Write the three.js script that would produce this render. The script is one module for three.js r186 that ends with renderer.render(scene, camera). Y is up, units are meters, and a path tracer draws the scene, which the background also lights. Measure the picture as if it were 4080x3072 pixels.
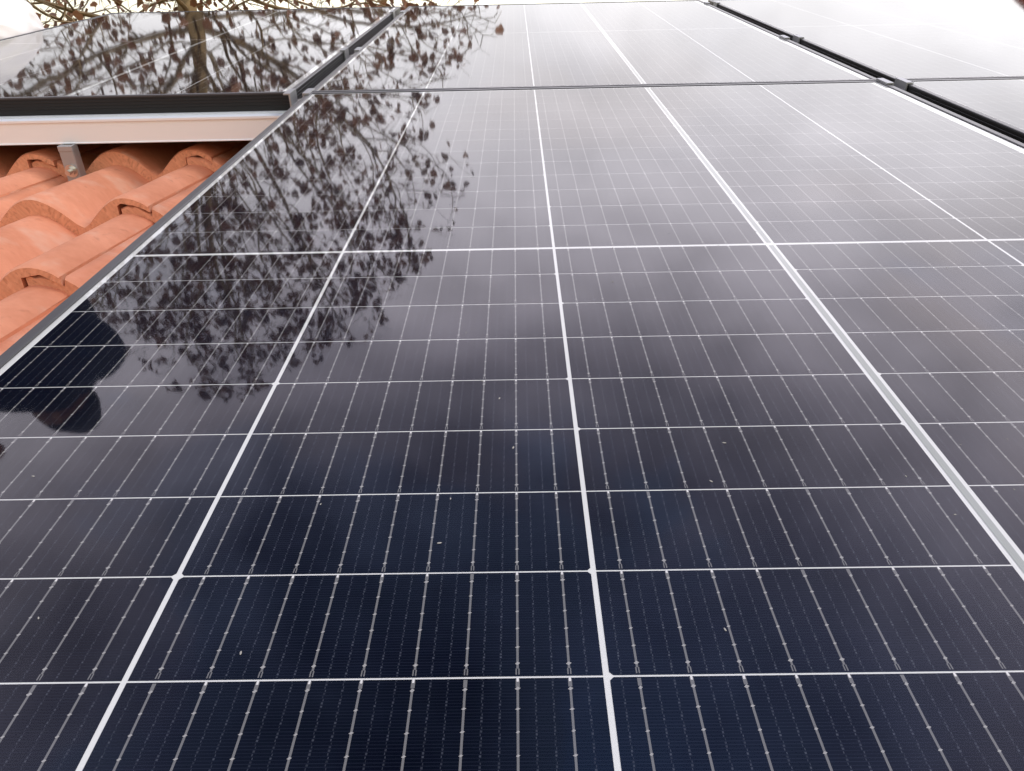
import * as THREE from 'three';
import { mergeGeometries, mergeVertices, toCreasedNormals } from 'three/addons/utils/BufferGeometryUtils.js';
import { RoundedBoxGeometry } from 'three/addons/geometries/RoundedBoxGeometry.js';
import { ImprovedNoise } from 'three/addons/math/ImprovedNoise.js';
import { MarchingCubes } from 'three/addons/objects/MarchingCubes.js';

// ---------------------------------------------------------------- camera, sky, sun, exposure
const scene = new THREE.Scene();
const W = 1024, H = 771;
const SLOPE = THREE.MathUtils.degToRad(17);      // the roof rises away from the camera
const ROOF_Y = 6;                                // height of the roof's zero point above the ground
const roofM = new THREE.Matrix4().makeTranslation(0, ROOF_Y, 0).multiply(new THREE.Matrix4().makeRotationX(SLOPE));
const roofPoint = (u, h, z) => new THREE.Vector3(u, h, z).applyMatrix4(roofM);

const camera = new THREE.PerspectiveCamera(53.16, W / H, 0.02, 2000);
{
  const r = new THREE.Matrix4().makeRotationY(0.0135028)
    .multiply(new THREE.Matrix4().makeRotationX(-0.5460232))
    .multiply(new THREE.Matrix4().makeRotationZ(-0.0234105));
  const m = new THREE.Matrix4().makeTranslation(-0.0353277, 0.2839233, 0.7329842).multiply(r);
  m.premultiply(roofM);
  m.decompose(camera.position, camera.quaternion, camera.scale);
  camera.updateMatrixWorld();
}
const renderer = new THREE.WebGLRenderer({ antialias: true });
renderer.setSize(W, H);
renderer.toneMapping = THREE.LinearToneMapping;
renderer.toneMappingExposure = 1.0;
renderer.shadowMap.enabled = true;

const noiseGen = new ImprovedNoise();
function fbm(x, y, z, oct = 5) {
  let a = 0.5, s = 0, f = 1;
  for (let i = 0; i < oct; i++) { s += a * noiseGen.noise(x * f, y * f, z * f); a *= 0.5; f *= 2.03; }
  return s;
}
const lerp = (a, b, t) => a + (b - a) * t, clamp = (x, a = 0, b = 1) => Math.min(b, Math.max(a, x));
const smooth = (a, b, x) => { const t = clamp((x - a) / (b - a)); return t * t * (3 - 2 * t); };
function table(pts, x) {
  if (x <= pts[0][0]) return pts[0][1];
  for (let i = 1; i < pts.length; i++) if (x <= pts[i][0]) {
    const t = (x - pts[i - 1][0]) / (pts[i][0] - pts[i - 1][0]); return lerp(pts[i - 1][1], pts[i][1], t);
  }
  return pts[pts.length - 1][1];
}
let seed = 12345;
const rnd = () => { seed = (seed * 1664525 + 1013904223) >>> 0; return seed / 4294967296; };
const rr = (a, b) => a + (b - a) * rnd();

// a bright band of thin cloud over the horizon, heavy grey-mauve cloud overhead
const SKY_L = [[0, 1.5], [8, 1.45], [12, 1.5], [16, 1.56], [20, 1.48], [27, 1.62], [34, 1.90], [38, 1.90], [42, 1.58], [48, 1.12], [54, 0.76], [62, 0.44], [75, 0.30], [90, 0.28]];
const SKY_R = [[0, 1.10], [5, 1.06], [14, 1.0], [30, 1.01], [46, 1.02], [54, 0.97], [62, 0.80], [75, 0.60], [90, 0.58]];
const SKY_B = [[0, 0.72], [8, 0.76], [14, 0.88], [20, 1.0], [30, 1.03], [42, 1.07], [50, 1.16], [56, 1.32], [64, 1.70], [76, 2.15], [90, 2.2]];
{
  const w = 1024, h = 512, d = new Float32Array(w * h * 4);
  for (let j = 0; j < h; j++) {
    const el = ((j + 0.5) / h - 0.5) * Math.PI, e = Math.max(0, el * 180 / Math.PI);
    for (let i = 0; i < w; i++) {
      const az = ((i + 0.5) / w - 0.5) * 2 * Math.PI;
      const x = Math.cos(el) * Math.cos(az), y = Math.sin(el), z = Math.cos(el) * Math.sin(az);
      const k = 1 / (Math.max(0, y) + 0.22);
      const cx = x * k, cz = z * k;
      const wx = fbm(cx * 0.9 + 7, cz * 0.9, 3.1, 4), wz = fbm(cx * 0.9, cz * 0.9 + 5, 8.7, 4);
      const n = fbm(cx * 2.0 + wx * 1.1 + 4, cz * 2.0 + wz * 1.1 - 3, 1.3, 6) * 2;          // cloud body
      const m = fbm(cx * 7.0 + wx, cz * 7.0 + wz, 4.4, 4) * 2;                         // finer billows
      let L = table(SKY_L, e);
      const high = smooth(18, 50, e);
      L *= 1 + (0.68 * n + 0.36 * m) * lerp(0.26, 1.05, smooth(24, 56, e));
      L *= 1 + (0.46 * x - 0.06 * z) * smooth(60, 10, e);
      const hole = smooth(0.18, 0.5, -n + 0.35 * m) * (0.22 * high + 0.78 * smooth(46, 62, e));                             // bluer where the cloud thins
      let cr = table(SKY_R, e), cg = lerp(0.985, 0.935, high) + 0.06 * smooth(58, 72, e), cb = table(SKY_B, e);
      cr = lerp(cr, 0.62, hole * 0.8); cg = lerp(cg, 0.86, hole * 0.8); cb = lerp(cb, 1.45, hole * 0.8);
      const warmPatch = smooth(0.05, 0.5, fbm(cx * 1.1 + 20, cz * 1.1, 9.2, 4) * 2) * high * 0.8;
      cr *= 1 + 0.12 * warmPatch; cb *= 1 - 0.12 * warmPatch;
      L = Math.max(0.05, L);
      const o = (j * w + i) * 4;
      d[o] = L * cr; d[o + 1] = L * cg; d[o + 2] = L * cb; d[o + 3] = 1;
    }
  }
  const t = new THREE.DataTexture(d, w, h, THREE.RGBAFormat, THREE.FloatType);
  t.mapping = THREE.EquirectangularReflectionMapping; t.magFilter = t.minFilter = THREE.LinearFilter; t.needsUpdate = true;
  scene.background = t; scene.environment = t;
}
const sun = new THREE.DirectionalLight(new THREE.Color(1, 0.95, 0.88), 1.0);
sun.name = 'sun';
sun.position.set(10, ROOF_Y + 14, 0); sun.target.position.set(0, ROOF_Y, 0);
sun.castShadow = true; sun.shadow.radius = 30; sun.shadow.mapSize.set(2048, 2048);
Object.assign(sun.shadow.camera, { left: -12, right: 12, top: 12, bottom: -12, near: 0.5, far: 60 });
scene.add(sun, sun.target);

// ---------------------------------------------------------------- helpers
const used = {};
function numbered(name) { const n = used[name] ?? 0; used[name] = n + 1; return n ? `${name}_${String(n).padStart(3, '0')}` : name; }
function tag(o, label, category, group, kind) {
  o.userData = {};
  if (label) o.userData.label = label; if (category) o.userData.category = category;
  if (group) o.userData.group = group; if (kind) o.userData.kind = kind;
  return o;
}
function roofThing(name, label, category, u, h, z, group) {       // a Group standing in the roof's own axes
  const g = new THREE.Group(); g.name = numbered(name);
  g.position.copy(roofPoint(u, h, z)); g.rotation.x = SLOPE;
  scene.add(g); return tag(g, label, category, group);
}
function part(name, geo, mat, parent, kind) {
  const m = new THREE.Mesh(geo, mat); m.name = name; m.castShadow = m.receiveShadow = true; parent.add(m);
  if (kind) m.userData.kind = kind;
  return m;
}
const box = (w, h, d, x = 0, y = 0, z = 0) => new THREE.BoxGeometry(w, h, d).translate(x, y, z);
const merge = (l) => mergeGeometries(l.map(g => (g.index ? g.toNonIndexed() : g)), false);
function noiseTexture(size, fn, srgb = false, repeat = 1) {        // fn(u, v) -> [r, g, b] 0..1
  const d = new Uint8Array(size * size * 4);
  for (let j = 0; j < size; j++) for (let i = 0; i < size; i++) {
    const c = fn(i / size, j / size), o = (j * size + i) * 4;
    d[o] = clamp(c[0]) * 255; d[o + 1] = clamp(c[1]) * 255; d[o + 2] = clamp(c[2]) * 255; d[o + 3] = 255;
  }
  const t = new THREE.DataTexture(d, size, size); t.wrapS = t.wrapT = THREE.RepeatWrapping; t.repeat.set(repeat, repeat);
  t.magFilter = THREE.LinearFilter; t.minFilter = THREE.LinearMipmapLinearFilter; t.generateMipmaps = true;
  if (srgb) t.colorSpace = THREE.SRGBColorSpace; t.needsUpdate = true; return t;
}
// noise that wraps round in u and v
function tileNoise(u, v, f, s, oct = 4) {
  let a = 0.5, sum = 0, fr = f;
  for (let o = 0; o < oct; o++) {
    const A = u * 2 * Math.PI, B = v * 2 * Math.PI, R = fr / (2 * Math.PI);
    sum += a * noiseGen.noise(Math.cos(A) * R + s, Math.sin(A) * R + Math.cos(B) * R * 1.01 + s * 0.7, Math.sin(B) * R - s);
    a *= 0.5; fr *= 2;
  }
  return sum;
}
const M = (o) => new THREE.MeshPhysicalMaterial(o);
const lin = (r, g, b) => new THREE.Color().setRGB(r, g, b);

// ---------------------------------------------------------------- materials of the panels
const waviness = noiseTexture(256, (u, v) => { const n = 0.5 + 0.5 * tileNoise(u, v, 14, 2.2, 3); return [n, n, n]; });
waviness.repeat.set(4, 4);
const CW = 0.2097, CL = 0.0626;                                     // one third-cut cell
function cellTexture() {
  const w = 2048, h = 608, d = new Uint8Array(w * h * 4);
  const pitch = h / 40;                                            // finger lines
  for (let j = 0; j < h; j++) for (let i = 0; i < w; i++) {
    const x = i / w * CW, o = (j * w + i) * 4;
    const fy = (j % pitch) / pitch;
    const finger = fy < 0.22 ? 1 : 0;
    // two dotted print lines between every pair of ribbons
    let dots = 0;
    const t = (x - 0.01265) / 0.0228, fr = t - Math.floor(t);
    for (const c of [1 / 3, 2 / 3]) if (Math.abs(fr - c) < 0.019) {
      const k = Math.floor(j / pitch), on = (k * 7919 + Math.floor(t * 3) * 131) % 7;
      if (on < 5 && fy > 0.28 && fy < 0.9) dots = 0.35 + 0.65 * (((k * 2654435761 + Math.floor(t * 3) * 97) >>> 8) % 100) / 100;
    }
    const g = fbm(i / 90, j / 90, 2.2, 3) * 0.35 + fbm(i / 600, j / 300, 7.7, 2) * 0.5;
    const base = 1 + g * 0.5;
    // sRGB-coded linear values
    const r = (0.0018 + finger * 0.0070) * base + dots * 0.050, gg = (0.0028 + finger * 0.0084) * base + dots * 0.056, b = (0.0080 + finger * 0.0125) * base + dots * 0.066;
    const e = (c) => 255 * (c <= 0.0031308 ? c * 12.92 : 1.055 * c ** (1 / 2.4) - 0.055);
    d[o] = e(r); d[o + 1] = e(gg); d[o + 2] = e(b); d[o + 3] = 255;
  }
  const tx = new THREE.DataTexture(d, w, h); tx.colorSpace = THREE.SRGBColorSpace; tx.magFilter = THREE.LinearFilter;
  tx.minFilter = THREE.LinearMipmapLinearFilter; tx.generateMipmaps = true; tx.anisotropy = 8; tx.needsUpdate = true; return tx;
}
const cellMap = cellTexture();
const dull = { roughness: 0.6, specularIntensity: 0.0 };              // under the glass nothing else mirrors
const mat = {
  pane: M({ color: lin(1, 1, 1), transmission: 1, thickness: 0, ior: 1.46, roughness: 0.032, bumpMap: waviness, bumpScale: 0.000004 }),
  cell: [1, 0.86, 1.16].map(k => M({ ...dull, map: cellMap, color: lin(k, k, k * (k > 1 ? 0.97 : 1.03)) })),
  sheet: M({ ...dull, color: lin(0.63, 0.645, 0.615) }),
  wire: M({ ...dull, color: lin(0.150, 0.152, 0.152) }),
  pad: M({ ...dull, color: lin(0.31, 0.31, 0.30) }),
  padBright: M({ ...dull, color: lin(0.62, 0.62, 0.60) }),
  ribbon: M({ ...dull, color: lin(0.30, 0.325, 0.30) }),
  frame: M({ color: lin(0.009, 0.009, 0.009), roughness: 0.5, ior: 1.42 }),
  lip: M({ color: lin(0.050, 0.051, 0.054), roughness: 0.33, ior: 1.5 }),
  aluminium: M({ color: lin(0.83, 0.87, 0.89), metalness: 0.3, roughness: 0.5 }),
  clamp: M({ color: lin(0.38, 0.39, 0.40), metalness: 0.6, roughness: 0.42 }),
  steel: M({ color: lin(0.62, 0.61, 0.58), metalness: 1, roughness: 0.28 }),
  rubber: M({ color: lin(0.012, 0.012, 0.012), roughness: 0.7 }),
};

// ---------------------------------------------------------------- the house and its tiled roof
const TILE_W = 0.316, COURSE = 0.300, TILE_L = 0.362;
const THICK = 0.030, DROP = (THICK - 0.0006) / COURSE;                                      // every tile leans on the one below
function tileProfile(x) {                                          // top of a tile over its width, groove at x = 0 and x = TILE_W
  const d = ((x - 0.118 + 0.079 + 10 * 0.158) % 0.158) - 0.079;
  const c = Math.cos(Math.PI * d / 0.158);
  return 0.050 * (Math.sqrt(c * c + 0.020) - 0.141) / 0.869;
}
function tileGeometry(v) {
  const xs = [], top = [], bot = [], LAP = 0.053;
  const jag = (x) => noiseGen.noise(v * 3.1, x * 190, 0.5) * 0.004;
  // under-lap on the left, reaching beneath its neighbour
  for (let i = 0; i <= 8; i++) {
    const x = -LAP + 0.0022 + (LAP - 0.0042) * i / 8, p = tileProfile(x);
    xs.push(x); top.push(p - 0.0158 + jag(x)); bot.push(p - THICK);
  }
  const grid = [];
  for (let i = 0; i <= 24; i++) grid.push(0.0006 + (TILE_W - LAP - 0.0016) * i / 24);
  for (let i = 0; i <= 8; i++) grid.push(TILE_W - LAP - 0.0004 + (LAP - 0.0012) * i / 8);
  grid.forEach((x, i) => {
    const p = tileProfile(x);
    xs.push(x); top.push(p - (i === 0 ? 0.0022 : i === grid.length - 1 ? 0.0012 : 0));
    bot.push(i > 24 ? p - 0.0138 + jag(x - TILE_W) : p - THICK);
  });
  const along = [0, 0.006, 0.10, 0.2, TILE_L], pos = [], uv = [], idx = [];
  const row = xs.length;
  const ring = (z, edge) => {                                      // the lower edge is rounded off
    for (let k = 0; k < row; k++) {
      const wob = 0.0016 * noiseGen.noise(xs[k] * 22 + v * 5, z * 9, v * 1.7);
      pos.push(xs[k], top[k] - z * DROP - (edge ? 0.003 : 0) + wob, -z + (edge ? 0.0005 * noiseGen.noise(xs[k] * 160, v, 2) : 0)); uv.push(xs[k], z);
    }
    for (let k = 0; k < row; k++) { pos.push(xs[k], bot[k] - z * DROP, -z); uv.push(xs[k], z + 0.4); }
  };
  along.forEach((z, i) => ring(z, i === 0));
  const R = row * 2;
  for (let a = 0; a < along.length - 1; a++) for (let k = 0; k < row - 1; k++) {
    const p = a * R + k, q = p + R;
    idx.push(p, p + 1, q + 1, p, q + 1, q);
    idx.push(p + row, q + row + 1, p + row + 1, p + row, q + row, q + row + 1);
  }
  // end faces with vertices of their own, so that the edge stays crisp
  const endFace = (z, back) => {
    const s = pos.length / 3;
    for (let k = 0; k < row; k++) {
      const y0 = top[k] - z * DROP - (back ? 0 : 0.003) + 0.0016 * noiseGen.noise(xs[k] * 22 + v * 5, z * 9, v * 1.7), y1 = bot[k] - z * DROP;
      pos.push(xs[k], y0, -z, xs[k], y1, -z); uv.push(xs[k] * 1.3 + 0.2, 0.6 + y0, xs[k] * 1.3 + 0.2, 0.6 + y1);
    }
    for (let k = 0; k < row - 1; k++) {
      const p = s + 2 * k;
      if (back) idx.push(p, p + 3, p + 1, p, p + 2, p + 3); else idx.push(p, p + 1, p + 3, p, p + 3, p + 2);
    }
  };
  const e0 = idx.length; endFace(0, false); const e1 = idx.length; endFace(TILE_L, true);
  for (const k of [0, row - 1]) {                                  // the two long sides
    const s = pos.length / 3;
    for (const z of [0, TILE_L]) { pos.push(xs[k], top[k] - z * DROP, -z, xs[k], bot[k] - z * DROP, -z); uv.push(z, 0, z, 0.02); }
    if (k === 0) idx.push(s, s + 2, s + 1, s + 1, s + 2, s + 3); else idx.push(s, s + 1, s + 2, s + 1, s + 3, s + 2);
  }
  const g = new THREE.BufferGeometry();
  g.setAttribute('position', new THREE.Float32BufferAttribute(pos, 3)); g.setAttribute('uv', new THREE.Float32BufferAttribute(uv, 2));
  g.setIndex(idx); g.computeVertexNormals();
  g.addGroup(0, e0, 0); g.addGroup(e0, e1 - e0, 1); g.addGroup(e1, idx.length - e1, 0); return g;
}
const clayMaps = [0, 1, 2].map(k => noiseTexture(512, (u, v) => {
  const a = tileNoise(u, v, 3 + k, 1.3 + k * 5, 5), b = tileNoise(u, v, 40, 4.1 + k, 3), c = tileNoise(u, v, 9, 8.4 + k * 3, 4);
  let r = 0.83 + 0.10 * a + 0.04 * b, g = 0.565 + 0.10 * a + 0.04 * b, bl = 0.432 + 0.10 * a + 0.04 * b;
  const pale = smooth(0.08, 0.42, c) * 0.5;                        // lime bloom on the clay
  r = lerp(r, 0.84, pale); g = lerp(g, 0.70, pale); bl = lerp(bl, 0.62, pale);
  const dark = smooth(0.25, 0.5, tileNoise(u, v, 30, 3.3 + k * 2, 3)) * 0.07;
  return [r * (1 - dark), g * (1 - dark * 1.1), bl * (1 - dark * 1.15)];
}, true, 2.2));
const clayBump = noiseTexture(512, (u, v) => { const n = 0.5 + 0.5 * tileNoise(u, v, 60, 5.5, 3) + 0.25 * tileNoise(u, v, 10, 2.5, 3); return [n, n, n]; }, false, 3);
const clay = clayMaps.map((m, k) => M({ map: m, bumpMap: clayBump, bumpScale: 0.0007, roughness: 0.78, color: [lin(1, 1, 1), lin(0.95, 0.90, 0.86), lin(1.0, 0.96, 0.95)][k] }));
const core = M({ map: noiseTexture(128, (u, v) => { const n = tileNoise(u, v, 22, 7.7, 4), p = smooth(0.12, 0.3, tileNoise(u, v, 30, 2.1, 3)); return [0.83 + n * 0.12 - p * 0.09, 0.58 + n * 0.10 - p * 0.075, 0.445 + n * 0.09 - p * 0.065]; }, true, 6), bumpMap: clayBump, bumpScale: 0.0012, roughness: 0.92 });
const mortar = M({ color: lin(0.16, 0.07, 0.04), roughness: 0.95 });
const plaster = M({ color: lin(0.62, 0.55, 0.44), roughness: 0.9, bumpMap: clayBump, bumpScale: 0.001 });

const house = new THREE.Group(); house.name = numbered('house'); scene.add(house);
house.position.set(0, 0, 0);
tag(house, 'house whose terracotta tiled roof carries the solar panels', 'house');
const RIDGE_Z = -2.95, EAVE_Z = 1.75, TILE_TOP = -0.148;            // height of the valleys at a tile's lower edge
{
  const roof = part('roof', (() => {
    const eave = roofPoint(0, -0.235, EAVE_Z), ridge = roofPoint(0, -0.235, RIDGE_Z);
    const s = new THREE.Shape();
    const back = ridge.z - (ridge.z - eave.z) * -1;
    s.moveTo(-eave.z, eave.y); s.lineTo(-ridge.z, ridge.y); s.lineTo(-ridge.z + (eave.z - ridge.z), eave.y);
    s.lineTo(-ridge.z + (eave.z - ridge.z), eave.y - 0.12); s.lineTo(-ridge.z, ridge.y - 0.12); s.lineTo(-eave.z, eave.y - 0.12);
    const g = new THREE.ExtrudeGeometry(s, { depth: 5.6, bevelEnabled: false });
    g.rotateY(Math.PI / 2); g.translate(-2.95, 0, 0);
    return g;
  })(), mortar, house);
  const geos = [0, 1, 2, 3, 4].map(v => tileGeometry(v));
  for (let j = -5; j <= 10; j++) for (let i = -8; i <= 7; i++) {
    const zf = -0.223 - 0.300 * j;
    if (zf > EAVE_Z + 0.05 || zf - TILE_L < RIDGE_Z - 0.12) continue;
    const v = Math.floor(rnd() * 5), c = clay[Math.floor(rnd() * 3)];
    const t = part('roof_tile', geos[v], [c, core], roof);
    const p = roofPoint(-0.648 + TILE_W * i, TILE_TOP, zf + rr(-0.006, 0.006));
    t.position.copy(p).add(new THREE.Vector3(rr(-0.0015, 0.0015), 0, 0));
    t.rotation.set(SLOPE, rr(-0.006, 0.006), 0, 'XYZ');
  }
  // ridge tiles
  const half = new THREE.CylinderGeometry(0.085, 0.10, 0.42, 14, 1, true, 0, Math.PI);
  half.rotateZ(Math.PI / 2);
  const inner = half.clone().scale(1, 0.84, 0.84);
  const rg = merge([half, inner]);
  for (let i = 0; i < 15; i++) {
    const t = part('ridge_tile', rg, clay[i % 3], roof);
    const p = roofPoint(0, -0.215, RIDGE_Z - 0.09);
    t.position.set(-2.75 + i * 0.37, p.y - 0.035, p.z); t.rotation.set(-Math.PI / 2, 0, 0);
  }
  const y0 = roofPoint(0, -0.36, EAVE_Z - 0.4).y, zF = roofPoint(0, 0, EAVE_Z - 0.4).z, zB = 2 * roofPoint(0, -0.235, RIDGE_Z).z - zF, w = 5.2;
  const wall = (g) => part('wall', g, plaster, house);
  wall(box(w, y0, 0.24, -0.15, y0 / 2, zF - 0.12)); wall(box(w, y0, 0.24, -0.15, y0 / 2, zB + 0.12));
  wall(box(0.24, y0, zF - zB - 0.484, -0.15 - w / 2 + 0.12, y0 / 2, (zF + zB) / 2)); wall(box(0.24, y0, zF - zB - 0.484, -0.15 + w / 2 - 0.12, y0 / 2, (zF + zB) / 2));
}

// ---------------------------------------------------------------- solar panels
const P = 0.2125, ROW = 0.0636, MID = 0.0020, DG = 0.0075;          // column pitch, row pitch, half extra gap at the middle, gap of the third string
const PW = 1.108, PL = 1.6848, U0 = 0.1145, LIP = 0.010;
const colX = (c) => (c - 2) * P + (c >= 3 ? DG : 0) - U0;           // left boundary of column c, from the panel's middle
const uvPlane = (g, ch, f) => { const p = g.attributes.position, a = new Float32Array(p.count * 2); for (let i = 0; i < p.count; i++) { const [x, y] = f(p.getX(i), p.getY(i), p.getZ(i)); a[2 * i] = x; a[2 * i + 1] = y; } g.setAttribute(ch, new THREE.BufferAttribute(a, 2)); return g; };
function cellShape(chTop, chBottom) {
  const w = CW / 2, l = CL / 2, c = 0.0017, s = new THREE.Shape();
  const pts = [];
  if (chBottom) pts.push([-w, -l + c], [-w + c, -l], [w - c, -l], [w, -l + c]); else pts.push([-w, -l], [w, -l]);
  if (chTop) pts.push([w, l - c], [w - c, l], [-w + c, l], [-w, l - c]); else pts.push([w, l], [-w, l]);
  pts.forEach((p, i) => (i ? s.lineTo(...p) : s.moveTo(...p)));
  const g = new THREE.ExtrudeGeometry(s, { depth: 0.00014, bevelEnabled: false });
  g.rotateX(-Math.PI / 2);                                          // +y of the shape points away (-z)
  g.translate(0, -0.00014, 0);
  uvPlane(g, 'uv', (x, y, z) => [(x + w) / CW, (l - z) / CL]);
  return g;
}
const cellGeo = { n: cellShape(false, false), t: cellShape(true, false), b: cellShape(false, true) };
const OFF = [1, 1, 2, 1, 2];
function stripGeometry(list, y) {                                   // flat quads [x0, z0, x1, z1] facing up
  const pos = [], nor = [], idx = [];
  list.forEach((q, i) => {
    const pts = q.length === 4 ? [[q[0], q[1]], [q[2], q[1]], [q[2], q[3]], [q[0], q[3]]] : [[q[0], q[1]], [q[2], q[3]], [q[4], q[5]], [q[6], q[7]]];
    for (const [x, z] of pts) { pos.push(x, y, z); nor.push(0, 1, 0); }
    const b = i * 4; idx.push(b, b + 2, b + 1, b, b + 3, b + 2);
  });
  const g = new THREE.BufferGeometry();
  g.setAttribute('position', new THREE.Float32BufferAttribute(pos, 3)); g.setAttribute('normal', new THREE.Float32BufferAttribute(nor, 3));
  g.setIndex(idx); return uvPlane(g, 'uv', (x, yy, z) => [x, z]);
}
function frameRail(length, miter) {                                 // profile in x (inwards) and y, run along z
  const s = new THREE.Shape();
  const pts = [[0, -0.0015]];
  for (let k = 0; k < 4; k++) { const y = -0.0045 - k * 0.0058; pts.push([0, y], [0.0007, y - 0.0006], [0.0007, y - 0.0018], [0, y - 0.0024]); }
  pts.push([0, -0.033], [0.022, -0.033], [0.022, -0.0315], [0.0016, -0.0315], [0.0016, -0.0062], [LIP, -0.0062], [LIP, -0.0015]);
  pts.reverse().forEach((p, i) => (i ? s.lineTo(...p) : s.moveTo(...p)));
  const g = new THREE.ExtrudeGeometry(s, { depth: length, bevelEnabled: false });
  g.translate(0, 0, -length / 2); return g;
}
function frameLip(length) {
  const s = new THREE.Shape(), pts = [[0, -0.0015], [LIP, -0.0015], [LIP, 0.0009], [LIP - 0.0006, 0.0014], [0.0008, 0.0014], [0, 0.0006]];
  pts.forEach((p, i) => (i ? s.lineTo(...p) : s.moveTo(...p)));
  const g = new THREE.ExtrudeGeometry(s, { depth: length, bevelEnabled: false });
  g.translate(0, 0, -length / 2); return g;
}
const longLip = frameLip(PL), shortLip = frameLip(PW - 2 * LIP - 0.0008);
const paneGeo = uvPlane(new THREE.PlaneGeometry(PW - 2 * LIP + 0.002, PL - 2 * LIP + 0.002).rotateX(-Math.PI / 2), 'uv', (x, y, z) => [x, z]);
const longRail = frameRail(PL), shortRail = frameRail(PW - 0.0012 - 0.002);
const sheetGeo = (() => {
  return box(PW - 0.0036, 0.0048, PL - 0.0036, 0, -0.00331, 0);
})();
const rowZ = (k, s) => s * (MID + 0.0005 + (k - 1) * ROW + CL / 2); // middle of cell k (from 1) of the lower (s = 1) or upper half
const padList = [], brightList = [], wireGeo = [];
const WX = (b) => -CW / 2 + 0.01265 + 0.0228 * b + (b > 8 ? 0 : 0);
for (let c = 0; c < 5; c++) for (const s of [1, -1]) for (let b = 0; b < 9; b++) {
  const x = colX(c) + P / 2 + WX(b), segs = [];
  for (let k = 1; k <= 13; k++) {
    const z = rowZ(k, s), a = z - CL / 2, e = z + CL / 2;
    segs.push([x - 0.00053, a + 0.0048, x + 0.00053, e - 0.0040]);
    segs.push([x - 0.00085, a + 0.0006, x + 0.00085, a + 0.0046]);
    segs.push([x - 0.0009, e - 0.0040, x - 0.0003, e - 0.0008], [x + 0.0003, e - 0.0040, x + 0.0009, e - 0.0008]);
    for (const p of [0.0055, 0.0155, 0.0260, 0.0365, 0.0470, 0.0562]) {
      const q = a + p + rr(-0.0004, 0.0004), edge = p < 0.006 || p > 0.056, hw = (edge ? 0.00115 : 0.0010) * rr(0.85, 1.15), hl = edge ? 0.0010 : 0.0007;
      padList.push([x - hw, q + 0.0002, x, q - hl, x + hw, q - 0.0002, x, q + hl]);
    }
    if (rnd() < 0.75) brightList.push([x - 0.0005, a - 0.0002, x + 0.0005, a + 0.0019]);
  }
  wireGeo.push(stripGeometry(segs, -0.00068));
}
const padGeo = stripGeometry(padList, -0.00058), brightGeo = stripGeometry(brightList, -0.00062);
function makePanel(name, label) {
  const g = roofThing(name, label, 'solar panel', U0, 0, 0);
  for (const [x, rot] of [[-PW / 2, 0], [PW / 2, Math.PI]]) { const m = part('frame_rail', longRail, mat.frame, g); m.position.x = x; m.rotation.y = rot; part('frame_lip', longLip, mat.lip, m); }
  for (const [z, rot] of [[PL / 2, Math.PI / 2], [-PL / 2, -Math.PI / 2]]) { const m = part('frame_rail', shortRail, mat.frame, g); m.position.set(0, -0.0004, z - Math.sign(z) * 0.0003); m.rotation.y = rot; part('frame_lip', shortLip, mat.lip, m); }
  const sheet = part('backsheet', sheetGeo, mat.sheet, g);
  for (let c = 0; c < 5; c++) for (const s of [1, -1]) for (let k = 1; k <= 13; k++) {
    // chamfered corners of the cut wafer: every third boundary
    const near = k % 3 === OFF[c] % 3, far = (k - 1) % 3 === OFF[c] % 3 && k > 1;
    const v = near ? (s > 0 ? 'b' : 't') : far ? (s > 0 ? 't' : 'b') : 'n';
    const m = part('solar_cell', cellGeo[v], mat.cell[[0, 0, 1, 2][Math.floor(rnd() * 4)]], g);
    m.position.set(colX(c) + P / 2, -0.00078, rowZ(k, s));
  }
  wireGeo.forEach(w => part('busbar_wire', w, mat.wire, g));
  part('solder_pad', padGeo, mat.pad, g, 'stuff');
  part('ribbon_end', brightGeo, mat.padBright, g, 'stuff');
  const rx = colX(3) - DG / 2;
  for (const s of [1, -1]) part('string_ribbon', stripGeometry([[rx - 0.0022, s > 0 ? 0.0035 : -0.835, rx + 0.0022, s > 0 ? 0.835 : -0.0035]], -0.0006), mat.ribbon, g);
  part('glass_pane', paneGeo, mat.pane, g);
  return g;
}
const panel = makePanel('solar_panel', 'large foreground solar panel filling the middle and bottom of the view');
panel.userData.group = 'solar panels on the tiled roof';
function copyPanel(du, dz, label) {
  const c = panel.clone(); c.name = numbered('solar_panel'); scene.add(c);
  c.position.copy(roofPoint(U0 + du, 0, dz)); c.userData = { label, category: 'solar panel', group: 'solar panels on the tiled roof' };
  return c;
}
copyPanel(0, -1.6908, 'upper middle solar panel directly beyond the foreground panel, half mirroring the tree');
copyPanel(-1.1405, -1.6908, 'upper left solar panel above the bare tiles and white rail, mirroring tree trunk');
copyPanel(1.1400, 0, 'lower right solar panel across the clamped gap beside the foreground panel');
copyPanel(1.1400, -1.6908, 'upper right solar panel glaring white under the bright sky');

// dust specks on the foreground glass
{
  const list = [], at = (x, y) => {                                  // where those specks lie on the glass, in metres of the roof
    list.push([x, y]);
  };
  for (let i = 0; i < 48; i++) at(rr(-0.38, 0.6), rr(-0.05, 0.52));
  const g = merge(list.map(([x, z]) => { const s = rr(0.0004, 0.0008); const k = new THREE.IcosahedronGeometry(1, 1); k.scale(s * 1.7, s * 0.25, s * 0.7); k.rotateY(rr(0, 3)); k.translate(x, s * 0.2, z); return k; }));
  const d = part('dust', g, M({ color: lin(0.33, 0.32, 0.29), roughness: 0.9 }), scene); d.name = numbered('dust');
  d.position.copy(roofPoint(0, 0, 0)); d.rotation.x = SLOPE;
  tag(d, 'pale dust specks scattered over the foreground panel glass', 'dust', null, 'stuff');
}

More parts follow.
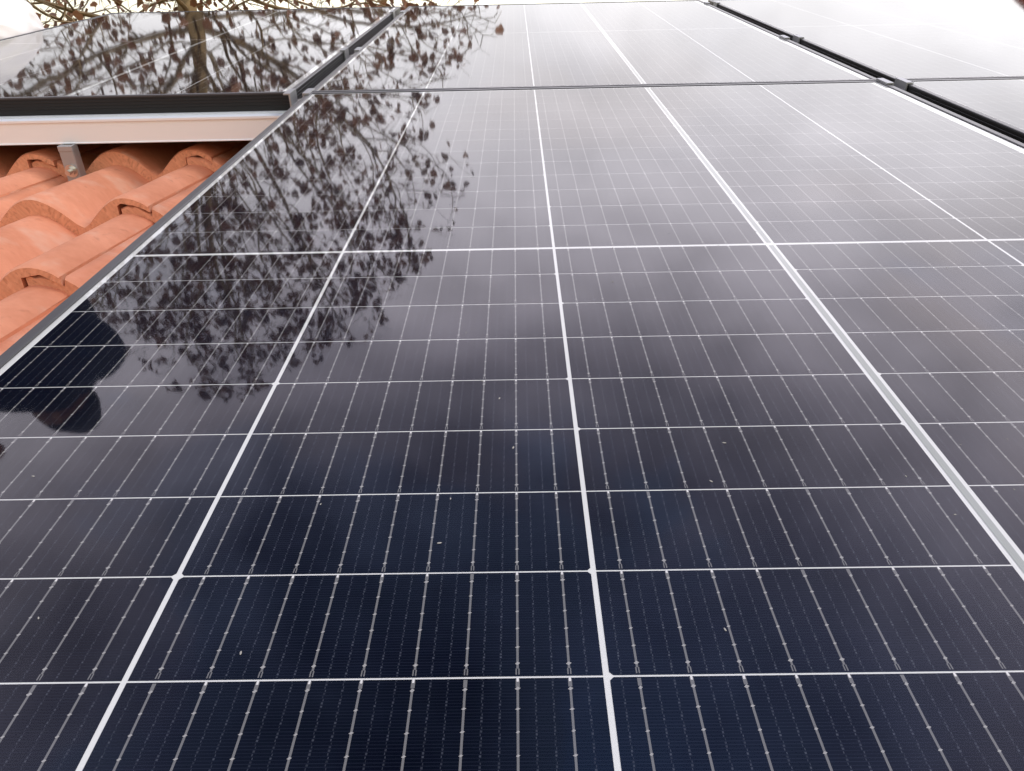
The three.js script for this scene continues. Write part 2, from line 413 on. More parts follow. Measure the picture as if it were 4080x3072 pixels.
// ---------------------------------------------------------------- rails, clamps, roof hook
function railGeometry(len) {
  const s = new THREE.Shape(), a = 0.030, h = 0.0455, t = 0.0025;   // a slotted box profile
  const pts = [[-a, 0], [-a, h], [-0.0065, h], [-0.0065, h - t], [-0.012, h - t], [-0.012, h - 0.012], [0.012, h - 0.012], [0.012, h - t], [0.0065, h - t], [0.0065, h], [a, h], [a, h - 0.0042], [a - 0.0030, h - 0.0050], [a - 0.0030, 0.0030], [a - 0.0018, 0.0018], [a - 0.0018, 0]];
  pts.reverse().forEach((p, i) => (i ? s.lineTo(...p) : s.moveTo(...p)));
  const g = new THREE.ExtrudeGeometry(s, { depth: len, bevelEnabled: false });
  g.rotateY(-Math.PI / 2); g.translate(len / 2, 0, 0); return toCreasedNormals(g, 0.3);
}
const railLen = 4.5, railG = railGeometry(railLen);
function rail(z, label) {
  const g = roofThing('mounting_rail', label, 'mounting rail', 0.1, -0.0790, z, 'aluminium rails under the panels');
  part('channel', railG, mat.aluminium, g);
  return g;
}
rail(-0.832, 'white aluminium rail crossing the bare tiles below the upper left panel');
rail(-1.425, 'aluminium rail passing beneath the middle of the upper panels');
rail(-2.360, 'farthest aluminium rail beneath the top end of the upper panels');

function clampThing(u, z, gap, label) {
  const g = roofThing('mid_clamp', label, 'clamp', u, 0, z, 'clamps between panels');
  const hw = gap / 2 - 0.0015, t = 0.0028, L = 0.05, s = new THREE.Shape();
  const pts = [[-hw - 0.010, 0.0020], [-hw - 0.010, 0.0048], [-hw + t, 0.0048], [-hw + t, -0.020], [hw - t, -0.020], [hw - t, 0.0048], [hw + 0.010, 0.0048], [hw + 0.010, 0.0020], [hw, 0.0020], [hw, -0.0230], [-hw, -0.0230], [-hw, 0.0020]];
  pts.reverse().forEach((p, i) => (i ? s.lineTo(...p) : s.moveTo(...p)));
  const e = new THREE.ExtrudeGeometry(s, { depth: L, bevelEnabled: false }); e.translate(0, 0, -L / 2);
  part('clamp_body', e, mat.clamp, g);
  const b = new THREE.CylinderGeometry(0.0065, 0.0065, 0.008, 12); b.translate(0, -0.016, 0);
  const k = new THREE.CylinderGeometry(0.0035, 0.0035, 0.003, 6); k.translate(0, -0.0118, 0);
  part('bolt', merge([b, k]), mat.steel, g);
  return g;
}
const GL = -0.45575, GR = 0.6845;
clampThing(GL, -0.838, 0.0325, 'silver clamp at the corner between the foreground and upper left panels');
clampThing(GL, -1.400, 0.0325, 'middle silver clamp in the gap right of the upper left panel');
clampThing(GL, -2.320, 0.0325, 'farthest silver clamp in the gap right of the upper left panel');
clampThing(GR, -0.820, 0.0320, 'silver clamp in the right gap where four panels meet');
clampThing(GR, -1.455, 0.0320, 'silver clamp halfway along the gap left of the upper right panel');
clampThing(GR, -2.395, 0.0320, 'farthest silver clamp at the top of the right gap');

{
  const g = roofThing('roof_hook', 'silver bracket with bolt fixing the white rail to the tiles', 'roof hook', -0.914, -0.0900, -0.786);
  const t = 0.003, w = 0.027, h = 0.076;
  const web = new RoundedBoxGeometry(w, h, t, 2, 0.001).translate(0, -h / 2 + 0.012, 0);
  const sides = [-1, 1].map(k => new RoundedBoxGeometry(t, h, 0.022, 2, 0.001).translate(k * (w / 2 - t / 2 - 0.0002), -h / 2 + 0.0122, -0.012));
  const cap = new RoundedBoxGeometry(w + 0.001, 0.011, 0.012, 2, 0.0015).translate(0, 0.0065, -0.0035);
  const foot = new RoundedBoxGeometry(w + 0.012, 0.006, 0.09, 2, 0.001).translate(0, -h + 0.010, -0.03);
  part('bracket', merge([web, ...sides]), mat.clamp, g); part('cap', cap, mat.clamp, g); part('foot_plate', foot, mat.steel, g);
  const washer = new THREE.CylinderGeometry(0.0125, 0.0125, 0.002, 24).rotateX(Math.PI / 2).translate(0, -0.036, 0.0028);
  const head = new THREE.CylinderGeometry(0.0095, 0.0095, 0.007, 6).rotateX(Math.PI / 2).translate(0, -0.036, 0.0072);
  const stud = new THREE.CylinderGeometry(0.005, 0.005, 0.009, 12).rotateX(Math.PI / 2).translate(0, -0.036, 0.0150);
  part('bolt', merge([washer, head, stud]), mat.steel, g);
}

// ---------------------------------------------------------------- white sack beside the upper left panel
{
  const g = new THREE.SphereGeometry(1, 96, 64), p = g.attributes.position, v = new THREE.Vector3();
  for (let i = 0; i < p.count; i++) {
    v.fromBufferAttribute(p, i);
    const a = Math.atan2(v.z, v.x), top = smooth(0.2, 1, v.y);
    let r = 1 + 0.07 * fbm(v.x * 1.8 + 3, v.y * 1.8, v.z * 1.8, 3) + 0.05 * Math.sin(a * 9 + 3 * v.y) * top * 0.6;
    r += 0.09 * (0.5 - Math.abs(fbm(v.x * 3 + v.y * 2, v.y * 2.2, v.z * 3, 4)) * 2);
    const sq = 1 - 0.18 * smooth(0.3, 1, -v.y);
    p.setXYZ(i, v.x * r * 0.31, Math.max(v.y * r * 0.19, -0.145) , v.z * r * 0.34 * sq);
  }
  g.computeVertexNormals();
  const o = roofThing('plastic_sack', 'white plastic sack lying at the left edge of the upper left panel', 'sack', -1.945, -0.010, -2.02);
  part('bag', mergeVertices(g), M({ color: lin(0.84, 0.82, 0.80), roughness: 0.45, ior: 1.45, sheen: 0.1 }), o);
  const neck = new THREE.CylinderGeometry(0.05, 0.022, 0.10, 20, 4, true), np = neck.attributes.position;
  for (let i = 0; i < np.count; i++) { const a = Math.atan2(np.getZ(i), np.getX(i)), k = 1 + 0.25 * Math.sin(a * 7) * smooth(-0.02, 0.05, np.getY(i)); np.setX(i, np.getX(i) * k); np.setZ(i, np.getZ(i) * k); }
  neck.computeVertexNormals(); neck.rotateZ(0.7); neck.translate(-0.19, 0.17, 0);
  part('tied_neck', neck, M({ color: lin(0.84, 0.82, 0.80), roughness: 0.5, side: THREE.DoubleSide }), o);
}

// ---------------------------------------------------------------- tree beyond the ridge
const treeTop = new THREE.Vector3(-2.877, ROOF_Y + 1.670, -6.543);   // where the trunk shows over the panels
{
  const root = new THREE.Group(); root.name = numbered('plane_tree'); root.position.set(treeTop.x, 0, treeTop.z); scene.add(root);
  tag(root, 'tall tree with brown dead leaves and twisting branches behind the upper left panel', 'tree');
  const TY = treeTop.y;
  const XR = [[-3.2, 1.0], [-2, 2.1], [0, 2.55], [1, 2.6], [1.7, 2.35], [2.8, 2.05], [3.75, 1.55], [4.5, 0.75], [5.1, 0.2], [5.75, -0.6]];
  const XL = [[-3.2, -1.2], [-2, -2.4], [0, -2.7], [1.5, -2.85], [3, -2.8], [4, -2.5], [5, -2.05], [5.5, -1.4], [5.75, -0.9]];
  seed = 777;
  const att = [];
  while (att.length < 12500) {
    const y = rr(-3.2, 5.75), x = rr(-3, 2.7), z = rr(-2.2, 2.2);
    const a = table(XL, y), b = table(XR, y), c = (a + b) / 2, hw = (b - a) / 2;
    const q = ((x - c) / hw) ** 2 + (z / (hw * 0.8)) ** 2;
    if (y > 1.8 && rnd() < 0.28) continue;
    if (q > 1 + 0.75 * fbm(x * 0.9 + 3, y * 0.9, z * 0.9, 3) || rnd() > 0.5 + 0.5 * Math.sqrt(q)) continue;
    if (fbm(x * 0.8, y * 0.8, z * 0.8, 3) < -0.12) continue;          // gaps in the crown
    att.push([x, y + TY, z]);
  }
  // nodes: a leaning trunk first, then growth towards the free points
  const N = [], par = [];
  const add = (x, y, z, p) => { N.push([x, y, z]); par.push(p); return N.length - 1; };
  let last = -1;
  for (let y = 0; y <= TY + 1.1; y += 0.14) {
    const k = y - TY; last = add(k > 0 ? -0.03 - 0.13 * k + 0.05 * Math.sin(k * 2.1) : 0.04 * Math.sin(y * 0.7), y, 0.05 * Math.sin(y * 1.3), last);
  }
  const trunkN = N.length, near = new Int32Array(att.length).fill(-1), nd = new Float64Array(att.length).fill(1e9), alive = new Uint8Array(att.length).fill(1);
  let from = Math.floor((TY - 2.9) / 0.14);
  const born = [];
  const STEP = 0.115, KILL = 0.145;
  for (let it = 0; it < 120; it++) {
    for (let a = 0; a < att.length; a++) if (alive[a]) for (let n = from; n < N.length; n++) {
      const dx = att[a][0] - N[n][0], dy = att[a][1] - N[n][1], dz = att[a][2] - N[n][2], d = dx * dx + dy * dy + dz * dz;
      if (d < nd[a]) { nd[a] = d; near[a] = n; }
    }
    from = N.length;
    const pull = new Map();
    for (let a = 0; a < att.length; a++) if (alive[a]) {
      if (nd[a] < KILL * KILL) { alive[a] = 0; continue; }
      const n = near[a], d = Math.sqrt(nd[a]), e = pull.get(n) ?? [0, 0, 0];
      for (let c = 0; c < 3; c++) e[c] += (att[a][c] - N[n][c]) / d;
      pull.set(n, e);
    }
    if (!pull.size) break;
    for (const [n, e] of pull) {
      // keep some of the parent's direction, sag a little
      const p = par[n] >= 0 ? par[n] : n, q = [N[n][0] - N[p][0], N[n][1] - N[p][1], N[n][2] - N[p][2]], ql = Math.hypot(...q) || 1, el = Math.hypot(...e) || 1;
      const v = [0, 1, 2].map(c => e[c] / el + 0.45 * q[c] / ql + rr(-0.22, 0.22)); if (n < trunkN) v[1] += 0.35;
      const l = Math.hypot(...v) || 1;
      const t = [0, 1, 2].map(c => N[n][c] + v[c] / l * STEP);
      if ((born[n] ??= []).some(k => Math.hypot(N[k][0] - t[0], N[k][1] - t[1], N[k][2] - t[2]) < 0.055)) continue;
      born[n].push(add(...t, n));
    }
    if (N.length > 15000) break;
  }
  const n = N.length, kids = Array.from({ length: n }, () => []), area = new Float64Array(n), rad = new Float64Array(n);
  for (let i = 0; i < n; i++) if (par[i] >= 0) kids[par[i]].push(i);
  const E = 2.25;
  for (let i = n - 1; i >= 0; i--) { if (!kids[i].length) area[i] = 0.0036 ** E; if (par[i] >= 0) area[par[i]] += area[i]; }
  for (let i = 0; i < n; i++) rad[i] = Math.min(0.080, area[i] ** (1 / E));
  // chains of nodes become tapered tubes
  const geos = { trunk: [], limb: [], twig: [] };
  function tube(list, sides) {
    const pos = [], uv = [], idx = [], up = new THREE.Vector3(), t = new THREE.Vector3(), a = new THREE.Vector3(), b = new THREE.Vector3();
    list.forEach((k, i) => {
      const q = list[Math.max(0, i - 1)], w = list[Math.min(list.length - 1, i + 1)];
      t.set(N[w][0] - N[q][0], N[w][1] - N[q][1], N[w][2] - N[q][2]).normalize();
      up.set(Math.abs(t.y) > 0.9 ? 1 : 0, Math.abs(t.y) > 0.9 ? 0 : 1, 0); a.crossVectors(up, t).normalize(); b.crossVectors(t, a);
      let r = i === 0 && list.length > 1 ? Math.min(rad[k], rad[list[1]] * 1.35) : rad[k]; if (i === list.length - 1 && !kids[k].length) r = 0.002;
      for (let s = 0; s <= sides; s++) {
        const g = s / sides * 2 * Math.PI, c = Math.cos(g) * r, d = Math.sin(g) * r;
        pos.push(N[k][0] + a.x * c + b.x * d, N[k][1] + a.y * c + b.y * d, N[k][2] + a.z * c + b.z * d); uv.push(s / sides * 0.5, i * 0.13);
      }
      if (i) for (let s = 0; s < sides; s++) { const o = (i - 1) * (sides + 1) + s, u = o + sides + 1; idx.push(o, o + 1, u + 1, o, u + 1, u); }
    });
    const g = new THREE.BufferGeometry(); g.setAttribute('position', new THREE.Float32BufferAttribute(pos, 3)); g.setAttribute('uv', new THREE.Float32BufferAttribute(uv, 2)); g.setIndex(idx); g.computeVertexNormals(); return g;
  }
  const stack = [0], starts = [[0, null]];
  while (starts.length) {
    const [s, p] = starts.pop(); const chain = p === null ? [s] : [p, s]; let k = s;
    while (kids[k].length) { const o = kids[k].slice().sort((x, y) => rad[y] - rad[x]); for (const e of o.slice(1)) starts.push([e, k]); k = o[0]; chain.push(k); }
    const r = rad[s]; geos[p === null ? 'trunk' : r > 0.020 ? 'limb' : 'twig'].push(tube(chain, p === null ? 14 : r > 0.020 ? 8 : 4));
  }
  // thin side shoots, bare or with a leaf at the end
  const shoots = [], hung = [];
  for (let i = trunkN; i < n; i++) {
    if (rad[i] > 0.016 || rnd() > 0.50) continue;
    const d = new THREE.Vector3(rr(-1, 1), rr(-0.6, 0.7), rr(-1, 1)).normalize(), L = rr(0.09, 0.30), s = [];
    const c = new THREE.Vector3(...N[i]); let r = 0.0034;
    for (let k = 0; k < 4; k++) { s.push([c.clone(), r]); c.addScaledVector(d, L / 3); d.add(new THREE.Vector3(rr(-0.3, 0.3), rr(-0.38, 0.12), rr(-0.3, 0.3))).normalize(); r *= 0.72; }
    const pos = [], idx = [];
    s.forEach(([p, q], k) => { for (let m = 0; m < 3; m++) { const g = m * 2.094; pos.push(p.x + Math.cos(g) * q, p.y + Math.sin(g) * q * 0.8, p.z + Math.sin(g + 0.6) * q); } if (k) for (let m = 0; m < 3; m++) { const a = (k - 1) * 3 + m, b = (k - 1) * 3 + (m + 1) % 3; idx.push(a, b, b + 3, a, b + 3, a + 3); } });
    const g = new THREE.BufferGeometry(); g.setAttribute('position', new THREE.Float32BufferAttribute(pos, 3)); g.setAttribute('uv', new THREE.Float32BufferAttribute(pos.length / 3 * 2 ? new Array(pos.length / 3 * 2).fill(0.3) : [], 2)); g.setIndex(idx); g.computeVertexNormals();
    shoots.push(g); if (rnd() < 0.36) hung.push(s[3][0]);
  }
  const barkMap = noiseTexture(256, (u, v) => { const a = tileNoise(u, v, 5, 3.3, 4), b = tileNoise(u, v, 16, 6.1, 3); const k = smooth(-0.05, 0.15, a); return [lerp(0.50, 0.62, k) + b * 0.12, lerp(0.43, 0.53, k) + b * 0.12, lerp(0.31, 0.38, k) + b * 0.1]; }, true, 1);
  const bark = M({ map: barkMap, roughness: 0.9, bumpMap: barkMap, bumpScale: 0.004 });
  part('trunk', geos.trunk[0], bark, root);
  geos.limb.forEach(g => part('limb', g, bark, root));
  part('twig', merge([...geos.twig, ...shoots]), bark, root, 'stuff');
  // one lobed, curled leaf, copied through the crown
  const lobes = [[0, 0], [0.20, 0.02], [0.46, 0.14], [0.42, 0.34], [0.54, 0.60], [0.32, 0.70], [0.0, 1.0], [-0.32, 0.72], [-0.50, 0.58], [-0.42, 0.32], [-0.48, 0.12], [-0.20, 0.03]];
  const lp = [], li = [];
  lobes.forEach(([x, y]) => lp.push(x, y, 0.45 * x * x - 0.22 * y * y)); lp.push(0, 0.36, -0.10);
  for (let i = 0; i < 12; i++) li.push(i, (i + 1) % 12, 12);
  const leaf = new THREE.BufferGeometry(); leaf.setAttribute('position', new THREE.Float32BufferAttribute(lp, 3)); leaf.setIndex(li); leaf.computeVertexNormals();
  const leafMat = M({ color: lin(1, 1, 1), roughness: 0.8, transmission: 0.30, thickness: 0, side: THREE.DoubleSide });
  const mats = [], cols = [], o3 = new THREE.Object3D();
  for (let i = trunkN; i < n; i++) {
    if (rad[i] > 0.011) continue;
    const yy = N[i][1] - TY, tip = !kids[i].length;
    const dens = (tip ? 0.74 : 0.34) * (0.74 + 0.55 * smooth(1.6, 4.0, yy)) * (0.92 + 0.9 * fbm(N[i][0] * 0.9, N[i][1] * 0.9, N[i][2] * 0.9 + 4, 2));
    let c = 0; while (rnd() < dens && c < 5) {
      c++;
      o3.position.set(N[i][0] + rr(-0.06, 0.06), N[i][1] + rr(-0.09, 0.02), N[i][2] + rr(-0.06, 0.06));
      o3.rotation.set(rr(2.2, 4.1), rr(0, 6.28), rr(-0.6, 0.6), 'YXZ');
      const s = rr(0.045, 0.098); o3.scale.set(s * rr(0.55, 1.05), s, s * rr(0.6, 2.2)); o3.updateMatrix(); mats.push(o3.matrix.clone());
      const t = rnd(), d = rr(0.55, 1.15); cols.push(new THREE.Color().setRGB(lerp(0.18, 0.30, t) * d, lerp(0.085, 0.135, t) * d, lerp(0.050, 0.058, t) * d));
    }
  }
  for (const p of hung) {
    o3.position.copy(p).add(new THREE.Vector3(0, -0.02, 0)); o3.rotation.set(rr(2.2, 4.1), rr(0, 6.28), rr(-0.6, 0.6), 'YXZ');
    const s = rr(0.05, 0.10); o3.scale.set(s * rr(0.6, 1.05), s, s * rr(0.6, 2.2)); o3.updateMatrix(); mats.push(o3.matrix.clone());
    const t = rnd(), d = rr(0.55, 1.15); cols.push(new THREE.Color().setRGB(lerp(0.18, 0.30, t) * d, lerp(0.085, 0.135, t) * d, lerp(0.050, 0.058, t) * d));
  }
  const inst = new THREE.InstancedMesh(leaf, leafMat, mats.length); inst.name = 'foliage'; inst.userData.kind = 'stuff'; inst.castShadow = inst.receiveShadow = true;
  mats.forEach((m, i) => { inst.setMatrixAt(i, m); inst.setColorAt(i, cols[i]); });
  root.add(inst);
  console.log('tree nodes', n, 'leaves', mats.length, 'limbs', geos.limb.length, 'r', rad[trunkN - 30], rad[0]);
}

// ---------------------------------------------------------------- person standing on the roof at the left
function field(bones, k) {                                           // smooth union of tapered capsules: [ax, ay, az, ra, bx, by, bz, rb]
  return (x, y, z) => {
    let s = 0;
    for (const b of bones) {
      const px = x - b[0], py = y - b[1], pz = z - b[2], vx = b[4] - b[0], vy = b[5] - b[1], vz = b[6] - b[2];
      const l = vx * vx + vy * vy + vz * vz, t = l > 0 ? clamp((px * vx + py * vy + pz * vz) / l) : 0;
      const d = Math.hypot(px - vx * t, py - vy * t, pz - vz * t) - lerp(b[3], b[7], t);
      s += Math.exp(-d / k);
    }
    return -k * Math.log(s + 1e-300);
  };
}
function fieldMesh(fn, centre, half, cell) {
  const res = Math.ceil(2 * half / cell), mc = new MarchingCubes(res, new THREE.MeshBasicMaterial(), false, false, 400000);
  mc.isolation = 0;
  const f = mc.field;
  for (let k = 0; k < res; k++) for (let j = 0; j < res; j++) for (let i = 0; i < res; i++) {
    const x = (i - res / 2) / (res / 2) * half + centre[0], y = (j - res / 2) / (res / 2) * half + centre[1], z = (k - res / 2) / (res / 2) * half + centre[2];
    f[i + j * res + k * res * res] = -fn(x, y, z);
  }
  mc.update();
  const n = mc.count, g = new THREE.BufferGeometry();
  g.setAttribute('position', new THREE.BufferAttribute(mc.positionArray.slice(0, n * 3), 3));
  g.setAttribute('normal', new THREE.BufferAttribute(mc.normalArray.slice(0, n * 3), 3));
  g.scale(half, half, half); g.translate(...centre); return g;
}
{
  const foot = roofPoint(-1.93, -0.150, -1.53);
  const g = new THREE.Group(); g.name = numbered('person'); g.position.copy(foot); g.scale.setScalar(1.04); scene.add(g);
  tag(g, 'person in black jacket and dark cap standing left of the panels, mirrored in the glass', 'person');
  const skin = M({ color: lin(0.24, 0.115, 0.075), roughness: 0.55 }), black = M({ color: lin(0.010, 0.010, 0.012), roughness: 0.85 }), cloth = M({ color: lin(0.03, 0.033, 0.045), roughness: 0.9 }), capM = M({ color: lin(0.028, 0.028, 0.026), roughness: 0.85 }), shoeM = M({ color: lin(0.02, 0.017, 0.014), roughness: 0.6 });
  // x to the viewer's right, y up, z towards the viewer; the face looks to the left (-x), the left arm is raised before the chest
  const H1 = [-0.018, 1.535, 0.02];
  const joints = [
    [-0.22, 0.95, 0, 0.145, 0.04, 1.28, 0, 0.155], [0.05, 1.28, 0, 0.15, 0.06, 1.36, 0, 0.10], [0.06, 1.36, 0, 0.060, -0.005, 1.47, 0.01, 0.055],
    [-0.22, 0.95, 0.08, 0.09, -0.22, 0.50, 0.10, 0.065], [-0.22, 0.50, 0.10, 0.062, -0.22, 0.09, 0.10, 0.045], [-0.22, 0.95, -0.08, 0.09, -0.38, 0.50, -0.10, 0.065], [-0.38, 0.50, -0.10, 0.062, -0.38, 0.09, -0.10, 0.045],
    [0.06, 1.33, 0.16, 0.06, -0.36, 1.15, 0.32, 0.05], [-0.36, 1.15, 0.32, 0.045, -0.335, 1.49, 0.27, 0.034], [-0.335, 1.49, 0.27, 0.034, -0.30, 1.485, 0.27, 0.030],
    [0.06, 1.33, -0.17, 0.06, 0.02, 1.06, -0.26, 0.05], [0.02, 1.06, -0.26, 0.045, -0.16, 1.16, -0.30, 0.034],
  ];
  const hand = (p, s) => {                                           // a palm, four bent fingers and a thumb
    const b = [[p[0], p[1], p[2], 0.030, p[0] - 0.035, p[1] + 0.065, p[2], 0.036]];
    for (let i = 0; i < 4; i++) {
      const oz = (i - 1.5) * 0.019, L = [0.036, 0.042, 0.039, 0.030][i];
      const a = [p[0] - 0.040, p[1] + 0.085, p[2] + oz], m = [a[0] - 0.026, a[1] + L * 0.7, a[2]], t = [m[0] - L * 0.9, m[1] + 0.006, m[2]], e = [t[0] - 0.006, t[1] - L * 0.55, t[2]];
      b.push([...a, 0.0095, ...m, 0.009], [...m, 0.009, ...t, 0.0085], [...t, 0.0085, ...e, 0.0078]);
    }
    b.push([p[0] - 0.02, p[1] + 0.03, p[2] + s * 0.03, 0.013, p[0] - 0.05, p[1] + 0.06, p[2] + s * 0.048, 0.011], [p[0] - 0.05, p[1] + 0.06, p[2] + s * 0.048, 0.011, p[0] - 0.075, p[1] + 0.075, p[2] + s * 0.036, 0.009]);
    return b;
  };
  const bodyG = fieldMesh(field(joints, 0.02), [-0.05, 0.85, 0], 0.90, 0.0145);
  const hA = [-0.295, 1.475, 0.27], hB = [-0.17, 1.165, -0.30];
  const handG = [[hA, 1, -Math.PI / 2], [hB, -1, 0]].map(([p, s, turn]) => fieldMesh(field(hand(p, s), 0.004), [p[0] - 0.04, p[1] + 0.06, p[2]], 0.115, 0.0034).translate(-p[0], -p[1], -p[2]).rotateZ(turn).translate(...p));
  const [hx, hy, hz] = H1;
  const headB = [[hx + 0.02, hy + 0.06, hz, 0.098, hx - 0.02, hy + 0.055, hz, 0.096], [hx - 0.03, hy + 0.01, hz, 0.080, hx - 0.055, hy - 0.065, hz, 0.045], [hx - 0.08, hy - 0.08, hz, 0.026, hx - 0.06, hy - 0.075, hz, 0.034],
    [hx - 0.105, hy + 0.035, hz, 0.010, hx - 0.130, hy - 0.008, hz, 0.015], [hx - 0.105, hy + 0.055, hz - 0.035, 0.014, hx - 0.105, hy + 0.055, hz + 0.035, 0.014],
    [hx - 0.103, hy - 0.045, hz - 0.018, 0.010, hx - 0.103, hy - 0.045, hz + 0.018, 0.010], [hx - 0.100, hy - 0.058, hz - 0.014, 0.010, hx - 0.100, hy - 0.058, hz + 0.014, 0.010],
    [hx + 0.005, hy + 0.03, hz + 0.094, 0.012, hx + 0.012, hy - 0.015, hz + 0.090, 0.010], [hx + 0.005, hy + 0.03, hz - 0.094, 0.012, hx + 0.012, hy - 0.015, hz - 0.090, 0.010]];
  const headG = fieldMesh(field(headB, 0.010), [hx - 0.01, hy, hz], 0.20, 0.0045);
  const eyes = [-1, 1].map(s => new THREE.SphereGeometry(0.012, 14, 10).translate(hx - 0.098, hy + 0.022, hz + s * 0.032));
  const body = part('body', merge([bodyG, headG, ...handG].map(a => { const b = a.clone(); b.deleteAttribute('uv'); return b; })), skin, g);
  part('eye', (() => { const m = merge(eyes); return m; })(), M({ color: lin(0.5, 0.48, 0.45), roughness: 0.2 }), g);
  const jk = [[-0.24, 0.86, 0, 0.18, 0.04, 1.25, 0, 0.185], [0.06, 1.25, 0, 0.18, 0.07, 1.36, 0, 0.12], [0.05, 1.38, 0, 0.080, 0.03, 1.41, 0, 0.070], [0.225, 1.28, 0.02, 0.105, 0.17, 1.30, 0, 0.095], [0.10, 1.44, 0.04, 0.046, 0.105, 1.43, -0.05, 0.046],
    [0.10, 1.33, 0.16, 0.088, -0.36, 1.15, 0.32, 0.060], [-0.36, 1.15, 0.32, 0.056, -0.34, 1.45, 0.275, 0.044],
    [0.06, 1.33, -0.17, 0.088, 0.03, 1.06, -0.26, 0.070], [0.03, 1.06, -0.26, 0.066, -0.13, 1.145, -0.295, 0.046], [0.20, 1.22, 0.05, 0.12, 0.12, 1.08, 0.03, 0.11]];
  const jf = field(jk, 0.014);
  part('jacket', fieldMesh((x, y, z) => jf(x, y, z) + 0.006 * noiseGen.noise(x * 14, y * 18, z * 14) + 0.004 * noiseGen.noise(x * 30, y * 40, z * 30), [-0.05, 1.12, 0], 0.54, 0.0115), black, g);
  const tr = [[-0.23, 0.95, 0, 0.16, -0.24, 0.86, 0, 0.165], [-0.23, 0.88, 0.09, 0.115, -0.22, 0.50, 0.10, 0.085], [-0.22, 0.50, 0.10, 0.083, -0.22, 0.11, 0.10, 0.070], [-0.25, 0.88, -0.09, 0.115, -0.38, 0.50, -0.10, 0.085], [-0.38, 0.50, -0.10, 0.083, -0.38, 0.11, -0.10, 0.070]];
  const tf = field(tr, 0.02);
  part('trousers', fieldMesh((x, y, z) => tf(x, y, z) + 0.005 * noiseGen.noise(x * 16, y * 22, z * 16), [-0.25, 0.55, 0], 0.55, 0.013), cloth, g);
  const cf = [[hx + 0.015, hy + 0.062, hz, 0.104, hx - 0.010, hy + 0.062, hz, 0.100], [hx + 0.022, hy + 0.09, hz, 0.095, hx + 0.030, hy + 0.115, hz, 0.075]];
  const ff = field(cf, 0.006);
  part('cap', fieldMesh((x, y, z) => Math.max(ff(x, y, z), (hy + 0.045 + (x - hx) * -0.35) - y), [hx, hy + 0.09, hz], 0.17, 0.0055), capM, g);
  for (const [x, z] of [[-0.22, 0.10], [-0.38, -0.10]]) part('shoe', fieldMesh(field([[x + 0.05, 0.05, z, 0.045, x - 0.07, 0.04, z, 0.042], [x - 0.07, 0.035, z, 0.042, x - 0.13, 0.028, z, 0.034], [x + 0.01, 0.06, z, 0.05, x + 0.01, 0.11, z, 0.05]], 0.012), [x - 0.03, 0.07, z], 0.17, 0.007), shoeM, g);
}

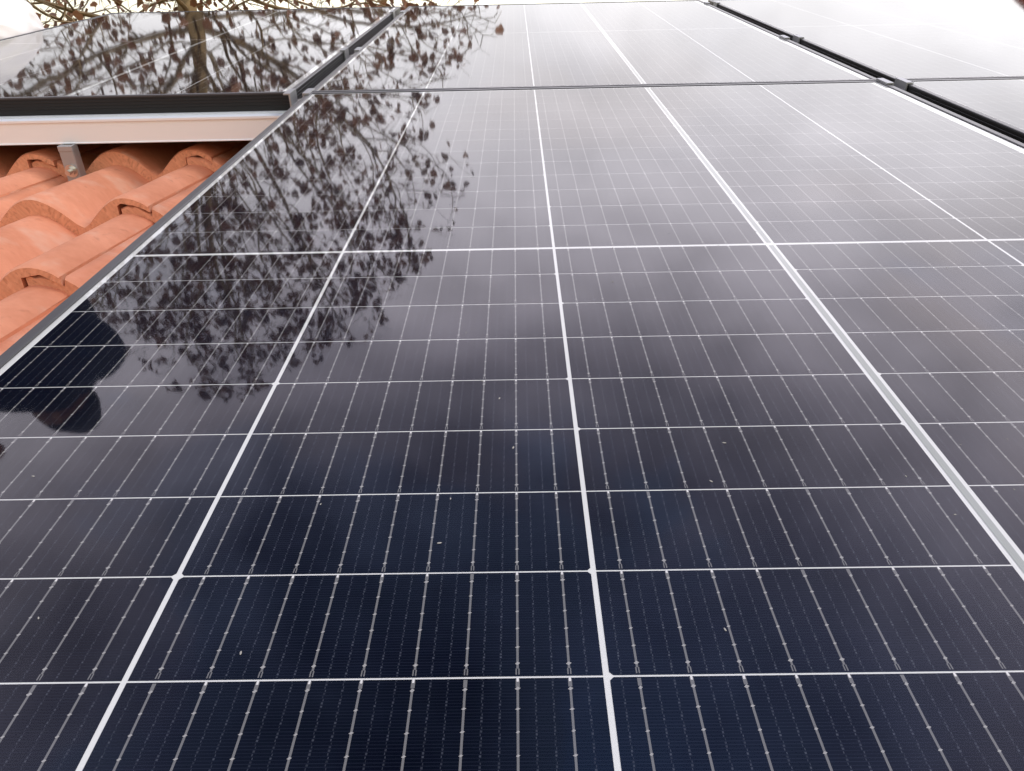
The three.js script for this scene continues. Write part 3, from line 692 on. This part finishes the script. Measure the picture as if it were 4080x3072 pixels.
// ---------------------------------------------------------------- neighbouring house mirrored at the far right
{
  // its stepped roof edge passes through this point, seen by way of the upper right panel
  const p1 = roofPoint(12.65, 2.05, -19.1);
  const g = new THREE.Group(); g.name = numbered('house'); g.position.set(p1.x + 3.2, 0, p1.z); scene.add(g);
  tag(g, 'neighbouring house whose stepped terracotta roof edge is mirrored at the far right', 'house');
  const run = 4.2, pitch = Math.tan(THREE.MathUtils.degToRad(36)), ridgeY = p1.y + 3.2 * pitch, eaveY = ridgeY - run * pitch, depth = 8;
  const wallY = eaveY + 0.1;
  const gable = new THREE.Shape(); gable.moveTo(-run + 0.5, 0); gable.lineTo(run - 0.5, 0); gable.lineTo(run - 0.5, wallY + 0.2); gable.lineTo(0, ridgeY - 0.35); gable.lineTo(-run + 0.5, wallY + 0.2); gable.closePath();
  for (let f = 0; f < 4; f++) for (const x of [-1.7, 1.0]) { const hole = new THREE.Path(); const y = 1.0 + f * 2.9; hole.moveTo(x, y); hole.lineTo(x, y + 1.3); hole.lineTo(x + 0.9, y + 1.3); hole.lineTo(x + 0.9, y); hole.closePath(); if (y + 1.4 < wallY) gable.holes.push(hole); }
  part('wall', new THREE.ExtrudeGeometry(gable, { depth: depth, bevelEnabled: false }).translate(0, 0, -depth - 0.25), M({ color: lin(0.6, 0.52, 0.40), roughness: 0.92 }), g);
  const glass = M({ color: lin(0.02, 0.025, 0.03), roughness: 0.08 }), frameM = M({ color: lin(0.5, 0.48, 0.44), roughness: 0.6 });
  for (let f = 0; f < 4; f++) for (const x of [-1.7, 1.0]) { const y = 1.0 + f * 2.9; if (y + 1.4 < wallY) { const w = part('window', merge([box(0.9, 0.07, 0.06, x + 0.45, y + 0.035, -0.40), box(0.9, 0.07, 0.06, x + 0.45, y + 1.265, -0.40), box(0.07, 1.16, 0.06, x + 0.035, y + 0.65, -0.40), box(0.07, 1.16, 0.06, x + 0.865, y + 0.65, -0.40), box(0.06, 1.16, 0.05, x + 0.45, y + 0.65, -0.40)]), frameM, g); part('pane', box(0.76, 1.16, 0.01, x + 0.45, y + 0.65, -0.41), glass, w); } }
  const roof = part('roof', merge([-1, 1].map(s => { const sh = new THREE.Shape(); sh.moveTo(0, ridgeY - 0.06); sh.lineTo(s * run, eaveY - 0.06); sh.lineTo(s * run, eaveY - 0.2); sh.lineTo(0, ridgeY - 0.2); sh.closePath(); return new THREE.ExtrudeGeometry(sh, { depth: depth + 0.2, bevelEnabled: false }).translate(0, 0, -depth - 0.3); })), mortar, g);
  const ang = Math.atan(pitch), len = run / Math.cos(ang), nC = Math.floor(len / 0.30), tg = new RoundedBoxGeometry(0.40, 0.055, 0.30, 2, 0.02), list = [];
  for (const s of [-1, 1]) for (let i = 0; i < nC; i++) {
    const d = 0.15 + i * 0.30, x = s * d * Math.cos(ang), y = ridgeY - d * Math.sin(ang) + 0.06;
    const t = part('verge_tile', tg, clay[i % 3], roof); t.position.set(x, y, 0.0); t.rotation.z = -s * (ang - 0.17);
    for (let k = 1; k < 26; k++) { const q = new THREE.CylinderGeometry(0.085, 0.10, 0.40, 7, 1, false, 0, Math.PI).rotateZ(Math.PI / 2).rotateX(-Math.PI / 2).rotateZ(-s * (ang - 0.13)); q.translate(x, y - 0.06, -k * 0.31); list.push(q); }
  }
  part('roof_tile', merge(list), clay[0], roof, 'stuff');
}

// ---------------------------------------------------------------- ground
{
  const gm = noiseTexture(512, (u, v) => { const a = tileNoise(u, v, 6, 1.1, 5), b = tileNoise(u, v, 50, 2.2, 3); return [0.36 + a * 0.25 + b * 0.15, 0.36 + a * 0.2 + b * 0.15, 0.24 + a * 0.15 + b * 0.1]; }, true, 60);
  const g = part('ground', new THREE.CircleGeometry(900, 96).rotateX(-Math.PI / 2), M({ map: gm, roughness: 1 }), scene); g.name = numbered('ground');
  tag(g, null, null, null, 'structure');
}

renderer.render(scene, camera);
